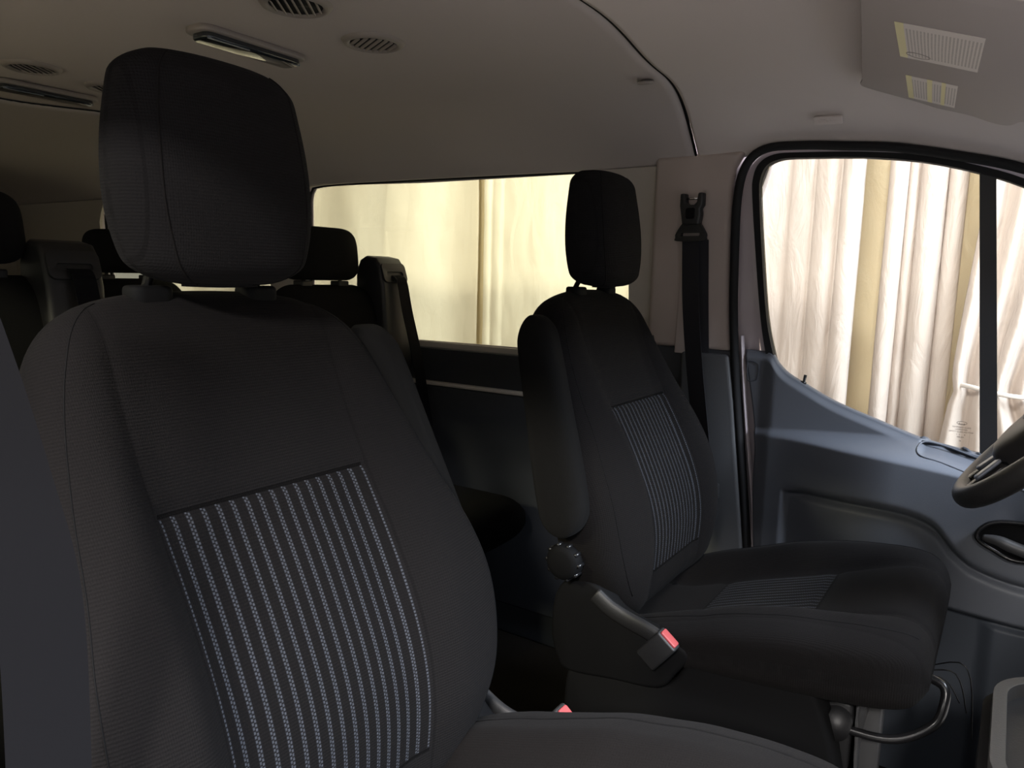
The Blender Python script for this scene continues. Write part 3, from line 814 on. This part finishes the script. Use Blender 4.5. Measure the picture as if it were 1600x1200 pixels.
# inner door handle: recess, bezel, lever
hd = [(-.022, .604), (-.014, .622), (.004, .636), (.04, .643), (.11, .643), (.13, .62), (.12, .585), (.05, .566), (.005, .582), (-.014, .592)]
sp_ = [(p.x, p.y) for p in spline([(a, b, 0) for a, b in hd], 4, True)]
hy_ = .766
h0 = plate('handle_recess', sp_, ((-O.x, hy_-O.y, 0), (1, 0, 0), (0, 0, 1), (0, 1, 0)), .03, M['matblk'], t)
tube('handle_bezel', [Vector((a, hy_-.001, b))-O for a, b in sp_], .0045, M['blkg'], h0, 10, closed=True, up=(0, 1, 0))
lvp = spline([Vector((-.010, hy_-.008, .604))-O, Vector((.015, hy_-.016, .605))-O, Vector((.04, hy_-.018, .598))-O, Vector((.09, hy_-.016, .586))-O, Vector((.11, hy_-.006, .582))-O], 5)
tube('handle_lever', lvp, [.006+.006*math.sin(PI*min(1, i/10)*.5) for i in range(len(lvp))], M['greyp'], h0, 14)
# sill / step line under the door
st = spline([(-.46, .865, .155), (-.30, .865, .125), (-.18, .865, .135), (-.08, .865, .13), (-.03, .865, .122), (.037, .865, .14), (.10, .865, .17)], 6)
o = tube('door_step_edge', st, .004, M['paint'], None, 8); o.name = 'trim_4'; struct(o, 'pale curved edge of the door sill low beside the driver seat', 'trim')

# ------------------------------------------------------------------ rubber seal, painted jamb, pillar
seal = [(.42, .99), (.28, 1.16), (.14, 1.265), (-.014, 1.334), (-.127, 1.366), (-.247, 1.392), (-.35, 1.403), (-.446, 1.411), (-.525, 1.409), (-.568, 1.375), (-.584, 1.30), (-.582, 1.161), (-.574, 1.006), (-.552, .80), (-.523, .596), (-.503, .435), (-.475, .205), (-.45, .08)]
P_ = [Vector((p.x, .866, p.y)) for p in spline([(a, b, 0) for a, b in seal], 5)]
o = tube('trim_1', P_, .010, M['rubber'], None, 12, ry=.014, up=(0, 1, 0)); struct(o, 'black rubber seal round the driver door opening', 'seal')
P_ = [p+Vector((.017, .012, 0)) for p in P_ if p.z < .97 and p.x < -.3]
o = tube('trim_2', P_, .0035, M['paint'], None, 8, ry=.012, up=(0, 1, 0)); struct(o, 'thin painted body edge beside the rubber door seal', 'trim')
# jamb behind
jb = [(-.60, 1.42), (-.46, 1.42), (-.44, .1), (-.60, .1)]

YW = .885
# rear side wall with the window openings
w1 = [(-2.13, .885), (-2.147, 1.0), (-2.15, 1.30), (-2.148, 1.36), (-2.135, 1.388), (-2.105, 1.398), (-1.9, 1.401), (-1.0, 1.390), (-.94, 1.380), (-.895, 1.345), (-.878, 1.29), (-.868, 1.06), (-.862, .92), (-.868, .885)]
w2 = [(-3.52, 1.34), (-3.535, 1.30), (-3.50, 1.0), (-3.47, .95), (-2.36, .95), (-2.34, 1.0), (-2.34, 1.34), (-2.36, 1.385), (-2.40, 1.395), (-3.46, 1.39), (-3.50, 1.375)]
upper = [(-4.4, .865), (-.79, .865), (-.79, 1.47), (-4.4, 1.47)]
fr = ((0, YW, 0), (1, 0, 0), (0, 0, 1), (0, 1, 0))
o = plate('wall_left', upper, fr, .012, M['wallup'], None, holes=[w1, w2]); struct(o, 'pale upper side trim round the rear side windows', 'wall')
def lip(nm, pts, mat, y0=.887, y1=.918, w=.011):
    P = [Vector((a, 0, b)) for a, b in pts]
    R = []
    c = sum(P, Vector())/len(P)
    Pq = spline(P, 3, True)
    for p in Pq:
        dr = (p-c); dr = Vector((dr.x*.0, 0, 0)) if False else dr.normalized()
        R.append([p+Vector((0, y0, 0)), p+dr*w*.0+Vector((0, y1, 0)), p-dr*w+Vector((0, y1, 0)), p-dr*w+Vector((0, y1+.004, 0)), p+dr*.01+Vector((0, y1+.004, 0)), p+dr*.01+Vector((0, y0, 0))])
    R.append(R[0])
    return rings(nm, R, mat, None, caps=False, smooth=False)
for i, w in enumerate((w1, w2)):
    t = empty('window_%d' % (i+1), (w[0][0], .92, .9)); 
    struct(t, ('large tinted side window between the two front seats' if i == 0 else 'tinted rear side window glimpsed left of the foreground headrest'), 'window')
    L0 = t.location.copy()
    f = lip('window_frame', w, M['paint']); f.parent = t; f.location = -L0
    g = plate('window_glass', w, ((0, .919, 0), (1, 0, 0), (0, 0, 1), (0, 1, 0)), .004, M['glass_rear'], t); g.location = -L0
    Pq = [Vector((a, .913, b)) for a, b in [(p.x, p.z) for p in spline([Vector((q[0], 0, q[1])) for q in w], 3, True)]]
    k = tube('window_gasket', Pq, .005, M['rubber'], t, 6, closed=True, up=(0, 1, 0)); k.location = -L0
# lower dark wall
lowr = [(-4.4, 0), (-.45, 0), (-.47, .2), (-.50, .45), (-.545, .80), (-.565, .93), (-.862, .93), (-.862, .868), (-4.4, .868)]
o = plate('wall_left', lowr, ((0, .862, 0), (1, 0, 0), (0, 0, 1), (0, 1, 0)), .03, M['walllow'], None, bevel=.004); struct(o, 'dark lower side panel under the big side window', 'wall')
o = box('trim_3', (-3.0, .842, .752), (-.80, .868, .764), M['wallup'], None, .004); struct(o, 'thin ledge along the dark side panel, painted pale as if lit from above', 'trim')  # pale colour stands for light on the ledge's top edge
o = box('wall_left_panel', (-3.0, .845, .10), (-.80, .866, .752), M['walllow'], None, .006); o.name = 'wall_left'; struct(o, 'dark recessed side panel below the ledge painted as lit', 'wall')
# front pillar trims
o = plate('wall_left', [(-.80, .93), (-.577, .925), (-.586, 1.0), (-.596, 1.16), (-.600, 1.31), (-.594, 1.37), (-.57, 1.41), (-.80, 1.41)], ((0, .862, 0), (1, 0, 0), (0, 0, 1), (0, 1, 0)), .03, M['beige'], None, bevel=.014, seg=5)
struct(o, 'beige pillar trim carrying the driver seat belt', 'wall')
o = plate('wall_left', [(-.72, .915), (-.682, .915), (-.690, 1.20), (-.712, 1.20)], ((0, .856, 0), (1, 0, 0), (0, 0, 1), (0, 1, 0)), .01, M['beige'], None, bevel=.003)
struct(o, 'raised strip of the beige pillar trim behind the belt webbing', 'wall')
o = plate('wall_left', [(-.69, 0), (-.475, 0), (-.485, .2), (-.512, .45), (-.557, .80), (-.577, .921), (-.70, .921)], ((0, .848, 0), (1, 0, 0), (0, 0, 1), (0, 1, 0)), .03, M['greytrim'], None, bevel=.010, seg=4)
struct(o, 'dark grey lower pillar trim behind the driver seat', 'wall')
# painted body side behind seal
o = plate('wall_left', [(-.80, 1.45), (-.50, 1.45), (-.515, 1.40), (-.545, 1.30), (-.53, 1.1), (-.49, .6), (-.43, .1), (-.80, .1)], ((0, .903, 0), (1, 0, 0), (0, 0, 1), (0, 1, 0)), .03, M['paint'], None)
struct(o, 'painted body pillar seen between the door seals', 'wall')

# right side of the van (behind the viewpoint): wall with window openings, front door opening left open
w1r = [(-2.13, .9), (-2.13, 1.37), (-.93, 1.37), (-.93, .9)]; w2r = [(-3.5, .95), (-3.5, 1.37), (-2.4, 1.37), (-2.4, .95)]
o = plate('wall_right', [(-4.4, 0), (-.72, 0), (-.72, 1.47), (-4.4, 1.47)], ((0, -.90, 0), (1, 0, 0), (0, 0, 1), (0, 1, 0)), .012, M['wallup'], None, holes=[w1r, w2r])
struct(o, 'right side wall of the van', 'wall')
for i, w in enumerate((w1r, w2r)):
    o = plate('window_%d' % (i+3), w, ((0, -.905, 0), (1, 0, 0), (0, 0, 1), (0, 1, 0)), .004, M['glass_rear'], None); struct(o, 'tinted window in the right side wall', 'window')
o = box('wall_back', (-4.42, -.9, 0), (-4.38, .9, 1.47), M['wallup'], None, 0); struct(o, 'rear end of the van interior', 'wall')

# ------------------------------------------------------------------ floor
nxf, nyf = 60, 30
o = box('floor', (-4.4, -.90, -.04), (.8, .90, 0), M['carpet'], None, 0); struct(o, 'dark carpeted van floor', 'floor')

# ------------------------------------------------------------------ ceiling
cross = [(0, 1.0), (.3, .99), (.5, .96), (.6, .915), (.68, .82), (.75, .66), (.81, .42), (.85, .20), (.878, .0)]   # (|y|, fraction of rise)
def roofz(x):
    return cint([(-4.5, 1.50), (-2.4, 1.538), (-1.3, 1.532), (-.62, 1.532), (-.45, 1.53), (-.32, 1.522), (-.2, 1.508), (-.05, 1.462), (.2, 1.37), (.3, 1.33)], x)
edge = [(-4.5, 1.405), (-2.1, 1.403), (-1.0, 1.391), (-.66, 1.392), (-.57, 1.400), (-.52, 1.413), (-.446, 1.415), (-.35, 1.408), (-.248, 1.397), (-.127, 1.370), (-.015, 1.340), (.14, 1.275), (.3, 1.15)]
def headliner(xs, shift, dz, mat, label, wob=True):
    R = []; ys = []
    K = 60
    for k in range(-K, K+1): ys.append(.878*math.sin(k/K*PI/2)*(1 if True else 0))
    for x0 in xs:
        row = []
        for y in ys:
            x = x0+shift(x0, abs(y)); z0 = interp(edge, x); z1 = roofz(x)+dz
            f = cint(cross, abs(y)); row.append(Vector((x, y, z0+(z1-z0)*f)))
        # small lip at the edges
        R.append([Vector((row[0].x, row[0].y-.006, row[0].z-.003))]+row+[Vector((row[-1].x, row[-1].y+.006, row[-1].z-.003))])
    o = rings('ceiling', R, mat, None, caps=False, closed=False)
    s = o.modifiers.new('s', 'SOLIDIFY'); s.thickness = .012
    s.offset = 1 if o.data.polygons[3000].normal.z > 0 else -1
    struct(o, label, 'ceiling'); return o
def seamx(y): return -.045*ss(.15, .55, y)-.035*ss(.55, .878, y)
XS = -.605
def sh_front(x0, y): return seamx(y)*ss(.3, XS, x0) if x0 < .3 else 0
xs = [XS-.004, XS+.004]+[XS+.015+i*(.90/50) for i in range(50)]
def shf(x0, y):
    k = 1-ss(XS, XS+.25, x0); return seamx(y)*k
headliner(xs, shf, -.004, M['head_l'], 'pale grey headliner over the front seats')
xs = [-2.30+i*(1.682/70) for i in range(71)]
def shr(x0, y):
    k = ss(-1.1, -.618, x0); k2 = 1-ss(-2.3, -2.0, x0); return seamx(y)*k+(.10*ss(0, .3, y)-.10*ss(.3, .8, y))*k2
headliner(xs, shr, 0, M['head_d'], 'warm grey headliner over the rear rows with air vents')
xs = [-4.4+i*(2.09/40) for i in range(41)]
def shb(x0, y):
    k2 = ss(-2.6, -2.31, x0); return (.10*ss(0, .3, y)-.10*ss(.3, .8, y))*k2
headliner(xs, shb, -.006, M['head_d'], 'headliner behind the rear ceiling seam')
# dark groove following the transverse seam
R = []
pts = []
for k in range(-50, 51):
    y = .87*math.sin(k/50*PI/2); x = XS-.009+seamx(abs(y)); z = interp(edge, x)+(roofz(x)-interp(edge, x))*cint(cross, abs(y)); pts.append(Vector((x, y, z+.0015)))
o = tube('trim_5', pts, .0036, M['matblk'], None, 6); struct(o, 'dark joint line between the front and rear headliner', 'trim')

pts = []
for k in range(-50, 51):
    y = .87*math.sin(k/50*PI/2); x = -2.313+.10*ss(0, .3, abs(y))-.10*ss(.3, .8, abs(y)); z = interp(edge, x)+(roofz(x)-interp(edge, x))*cint(cross, abs(y)); pts.append(Vector((x, y, z+.001)))
o = tube('trim_6', pts, .005, M['matblk'], None, 6); struct(o, 'dark joint line across the rear headliner', 'trim')
# vents
def vent(x, y, z, r, label, rot=0):
    root = empty('air_vent', (x, y, z), label, 'air vent', 'round ceiling air vents')
    fr = ((0, 0, 0), (1, 0, 0), (0, 1, 0), (0, 0, -1))
    lathe('vent_ring', [(r*.70, -.004), (r*.72, .004), (r*.80, .008), (r*.92, .006), (r, 0), (r*1.0, -.006)], fr, M['vent'], root, 56).data
    lathe('vent_well', [(r*.74, .003), (r*.72, .0015), (.001, .0012)], fr, M['vdark'], root, 40)
    lou = []
    for k in range(-3, 4):
        d = k*r*.2; hl = math.sqrt(max(0, (r*.71)**2-d*d))-.001
        c, s = math.cos(rot), math.sin(rot)
        sl = box('louvre', (-hl, -r*.05, -.0065), (hl, r*.05, -.0045), M['vent'], root, .0006, rot=('X', -.7))
        sl.location = (-s*d, c*d, 0); sl.rotation_euler = (0, 0, rot)
    return root
vent(-1.058, .117, 1.532, .060, 'round ceiling air vent right of the long ceiling lamp, louvres open', -.45)
vent(-1.025, -.095, 1.532, .060, 'round ceiling air vent cut by the top edge of the photo', -.9)
vent(-1.87, -.12, 1.536, .060, 'round ceiling air vent near the left edge above the second lamp', -.9)
vent(-1.90, .075, 1.536, .060, 'round ceiling air vent half hidden behind the foreground headrest', -.9)
# lamps
def lamp(x, y, z, label):
    root = empty('ceiling_lamp', (x, y, z), label, 'ceiling lamp', 'long ceiling lamps')
    fr = ((0, 0, -.012), (1, 0, 0), (0, 1, 0), (0, 0, 1))
    plate('lamp_bezel', rrect(0, 0, .034, .120, .022, 8), fr, .012, M['vent'], root, bevel=.004)
    plate('lamp_lens', rrect(0, 0, .026, .109, .016, 8), ((0, 0, -.023), (1, 0, 0), (0, 1, 0), (0, 0, 1)), .013, M['lens'], root, bevel=.004)
    plate('lens_glint', rrect(.0225, -.06, .0018, .045, .0015, 3), ((0, 0, -.0238), (1, 0, 0), (0, 1, 0), (0, 0, 1)), .004, M['silver'], root)  # silver slivers imitate the bright reflection line on the dark lens
    plate('lens_glint', rrect(.020, .095, .003, .010, .0015, 3), ((0, 0, -.0238), (1, 0, 0), (0, 1, 0), (0, 0, 1)), .004, M['silver'], root)
lamp(-1.272, .0, 1.533, 'long dark lens ceiling lamp above and behind the foreground headrest')
lamp(-2.07, .0, 1.537, 'long dark lens ceiling lamp cut by the left edge')
# clip and SRS mark
o = lathe('headliner_clip', [(.018, -.002), (.018, .002), (.015, .004), (.001, .0045)], ((-.705, .575, 1.5165), (1, 0, 0), (0, .97, .2), (0, .2, -.97)), M['vent']); tag(o, 'small round headliner clip behind the ceiling joint line', 'clip')
t = empty('airbag_badge', (-.378, .80, 1.452), 'small oblong curtain airbag badge moulded above the driver door', 'badge')
an = Vector((0, -.75, -.66)); ay = Vector((0, -.66, .75))
plate('badge_plate', rrect(0, 0, .030, .0095, .0045), ((0, .006, 0), (1, 0, -.04), ay, an), .007, M['head_l'], t, bevel=.0015)
text('badge_print', 'AIRBAG', .011, M['head_l'], t, Vector((0, .006, 0))+an*.0075, .0003, None, ((1, 0, 0), ay, an))

# ------------------------------------------------------------------ sun visor
V0 = Vector((-.190, .03, 1.452)); V1 = Vector((-.29, .66, 1.478)); V2 = Vector((-.06, .68, 1.392)); V3 = Vector((.03, .03, 1.365))
t = empty('sun_visor', V0, 'folded driver sun visor with two printed labels, top right', 'sun visor')
vx = (V2-V1).normalized(); vn = vx.cross((V1-V0).normalized()).normalized()
if vn.z > 0: vn = -vn
vy = vn.cross(vx).normalized()
if vy.y < 0: vy = -vy
def vq(p): d = Vector(p)-V0; return (d.dot(vx), d.dot(vy))
a, b, c, dd = vq(V0), vq(V1), vq(V2), vq(V3)
outl = [(a[0]+.012, a[1]), (a[0]+.001, a[1]+.012)]+[(a[0]+(b[0]-a[0])*k, a[1]+(b[1]-a[1])*k) for k in (.1, .3, .5, .7, .9)]+[(b[0]-.002, b[1]-.02), (b[0]+.012, b[1]), (b[0]+.10, b[1]+.003), (b[0]+.14, b[1]+.012), (b[0]+.165, b[1]+.004), (b[0]+.20, b[1]-.004), (b[0]+.235, b[1]+.008), (b[0]+.262, b[1]-.005), (b[0]+.275, b[1]-.06), (b[0]+.29, b[1]-.15), (dd[0]+.02, dd[1])]
op = [(p.x, p.y) for p in spline([(q[0], q[1], 0) for q in outl], 4, True)]
plate('visor_panel', op, ((0, 0, 0), vx, vy, -vn), .016, M['visor'], t, bevel=.005, seg=4)
def lab(nm, P, mat):
    P = [Vector(p)-V0 for p in P]; P = [p-Vector((0, 0, p.dot(vn)/vn.z))+vn*.0006 for p in P]
    vs = P+[p-vn*.0005 for p in P]
    return mesh(nm, vs, [(0, 1, 2, 3), (4, 7, 6, 5), (0, 4, 5, 1), (1, 5, 6, 2), (2, 6, 7, 3), (3, 7, 4, 0)], mat, t, False, uv=[(0, 1), (1, 1), (1, 0), (0, 0)]*2)
# (near-left, near-right, far-right, far-left)
l1 = lab('airbag_label', [(-.170, .168, 0), (-.064, .158, 0), (-.080, .337, 0), (-.184, .346, 0)], M['label1'])
l2 = lab('warning_label', [(-.190, .465, 0), (-.112, .455, 0), (-.128, .635, 0), (-.205, .645, 0)], M['label2'])
l1['label'] = 'white label with a yellow edge'; l2['label'] = 'smaller label with yellow bands'
# round pictogram ring printed on the label
pg = []
for k in range(24):
    q = 2*PI*k/24; p = Vector((-.156+.016*math.cos(q), .318+.013*math.sin(q), 0))-V0; pg.append(p-Vector((0, 0, p.dot(vn)/vn.z))+vn*.0008)
tube('label_pictogram', pg, .0005, M['vent'], l1, 5, closed=True, up=vn)
tube('visor_pivot', [Vector((-.066, .725, 1.413))-V0, Vector((-.052, .735, 1.405))-V0], .007, M['visor'], t, 12)

# ------------------------------------------------------------------ outside: curtains, ground
def curtain(name, x0, x1, y, fold, mat, label, n=140, zlo=-.55, zhi=2.9, xsh=None, nzv=70, wr=.006, thick=.003):
    vs = []; fs = []
    for i in range(n+1):
        u = i/n
        for j in range(nzv+1):
            z = zlo+(zhi-zlo)*j/nzv; x = x0+(x1-x0)*u
            if xsh: x = xsh(u, z)
            yy = y-fold(x0+(x1-x0)*u, u, z)
            w = wr*noise.noise(Vector((x*7, z*3.0, y)))+wr*.5*noise.noise(Vector((x*19, z*9, 3)))+wr*.3*noise.noise(Vector((x*50, z*22, 7)))*ss(-.05, .35, noise.noise(Vector((x*4, z*1.2, 5))))
            vs.append((x, yy+w, z))
    for i in range(n):
        for j in range(nzv):
            a = i*(nzv+1)+j; fs.append((a, a+1, a+nzv+2, a+nzv+1))
    o = mesh(name, vs, fs, mat, None, True); s = o.modifiers.new('s', 'SOLIDIFY'); s.thickness = thick; s.offset = 0
    if name != 'wall_far': tag(o, label, 'curtain')
    return o
def bumpf(x, a, b, h):
    if x <= a or x >= b: return 0
    t = (x-a)/(b-a)*2-1; return h*math.sqrt(max(0, 1-t*t))
curtain('curtain', -1.36, -.515, 2.2, lambda x, u, z: .035*math.sin(x*9)+bumpf(x, -.70, -.60, .03)+bumpf(x, -.60, -.51, .05)+bumpf(x, -.80, -.705, .018), M['cur_w'], 'wrinkled white plastic curtain at the left of the driver door window', wr=.010)
curtain('curtain', -.44, -.185, 2.2, lambda x, u, z: bumpf(x, -.44, -.374, .045)+bumpf(x, -.374, -.335, .022)+bumpf(x, -.335, -.245, .050)+bumpf(x, -.245, -.185, .035), M['cur_w'], 'narrow white curtain hanging in tube folds in the middle of the driver door window', wr=.006)
def tied(u, z):
    xl_ = interp([(-.55, -.25), (.3, -.22), (.53, -.188), (.70, -.168), (.745, -.152), (.79, -.168), (1.0, -.155), (1.4, -.125), (2.9, -.06)], z)
    xr_ = interp([(-.55, .40), (.5, .30), (.70, .17), (.745, .13), (.79, .16), (1.0, .22), (1.4, .28), (2.9, .40)], z)
    return xl_+(xr_-xl_)*u
curtain('curtain', 0, 1, 2.16, lambda x, u, z: (.04+.03*math.sin(u*PI))*1+.018*math.sin(u*31)+.012*math.sin(u*17+1), M['cur_w'], 'white curtain gathered and tied with a cord, right of the window divider', xsh=tied, wr=.006, n=160)
tp = spline([(-.160, 2.135, .748), (-.12, 2.075, .757), (-.02, 2.04, .742), (.06, 2.045, .738), (.13, 2.08, .752), (.145, 2.14, .757), (.05, 2.22, .75), (-.1, 2.21, .75)], 6, True)
o = tube('curtain_tie', tp, .003, M['tie'], None, 8, closed=True, ry=.008); tag(o, 'thin white cord tied round the gathered curtain', 'tie')
curtain('curtain', -1.6, 1.6, 2.31, lambda x, u, z: .02*math.sin(x*7), M['cur_c'], 'cream plastic curtain showing in the gaps between the white curtains', wr=.008, n=100)
curtain('curtain', -5.2, -2.365, 2.22, lambda x, u, z: .03*math.sin(x*5.5)+.015*math.sin(x*13), M['cur_r'], 'broad smooth pale curtain behind the left half of the rear side window', wr=.008, n=160)
curtain('curtain', -2.312, -1.34, 2.20, lambda x, u, z: .03*math.sin(x*6+1)+bumpf(x, -2.312, -2.25, .02)+bumpf(x, -2.25, -2.18, .012), M['cur_r'], 'pale curtain with a puckered seam behind the right half of the rear side window', wr=.008, n=110)
curtain('curtain', -2.55, -2.2, 2.285, lambda x, u, z: 0*x, M['cur_y'], 'cream strip of curtain showing between the two pale curtains', wr=.006, n=30)
o = box('floor', (-9, -7, -.62), (9, 7, -.56), M['concrete'], None, 0); o.name = 'floor_outside'; struct(o, 'workshop floor outside the van', 'floor')

# ------------------------------------------------------------------ light
W = bpy.data.worlds.new('world'); bpy.context.scene.world = W; W.use_nodes = True
W.node_tree.nodes['Background'].inputs[0].default_value = (.82, .81, .82, 1); W.node_tree.nodes['Background'].inputs[1].default_value = .72
def area(name, loc, target, sx, sy, power, col):
    l = bpy.data.lights.new(name, 'AREA'); l.shape = 'RECTANGLE'; l.size = sx; l.size_y = sy; l.energy = power; l.color = col
    o = bpy.data.objects.new(name, l); COL.objects.link(o); o.location = loc
    o.rotation_euler = (Vector(target)-Vector(loc)).to_track_quat('-Z', 'Y').to_euler(); return o
area('outside_light', (-.4, -.7, 4.3), (-.4, .6, 1.0), 3.0, 1.2, 75, (1, .92, .93))  # added, unseen source that evens and brightens the curtains
area('outside_light', (-3.6, -.7, 4.3), (-3.6, .6, 1.0), 3.0, 1.2, 110, (1, .97, .97))  # added likewise for the curtains behind the rear side windows
area('outside_light', (-.8, -3.6, 4.3), (-.8, -2.6, 0), 3.0, 1.2, 680, (1, .95, .92))  # added to light the ground so that it bounces onto the headliner
area('outside_light', (2.6, .4, 3.0), (-.2, .5, .7), 1.6, 2.0, 620, (.80, .88, 1))
area('outside_light', (-3.4, -5.0, 3.3), (-2.9, .6, 1.1), 1.2, .5, 300, (1, .96, .90))
area('outside_light', (1.0, -4.7, 3.45), (-.6, -.3, 1.0), .8, .4, 260, (1, .95, .90))
sc = bpy.context.scene
sc.view_settings.view_transform = 'Standard'; sc.view_settings.look = 'None'; sc.view_settings.gamma = 1; sc.view_settings.use_curve_mapping = False
sc.view_settings.exposure = 0
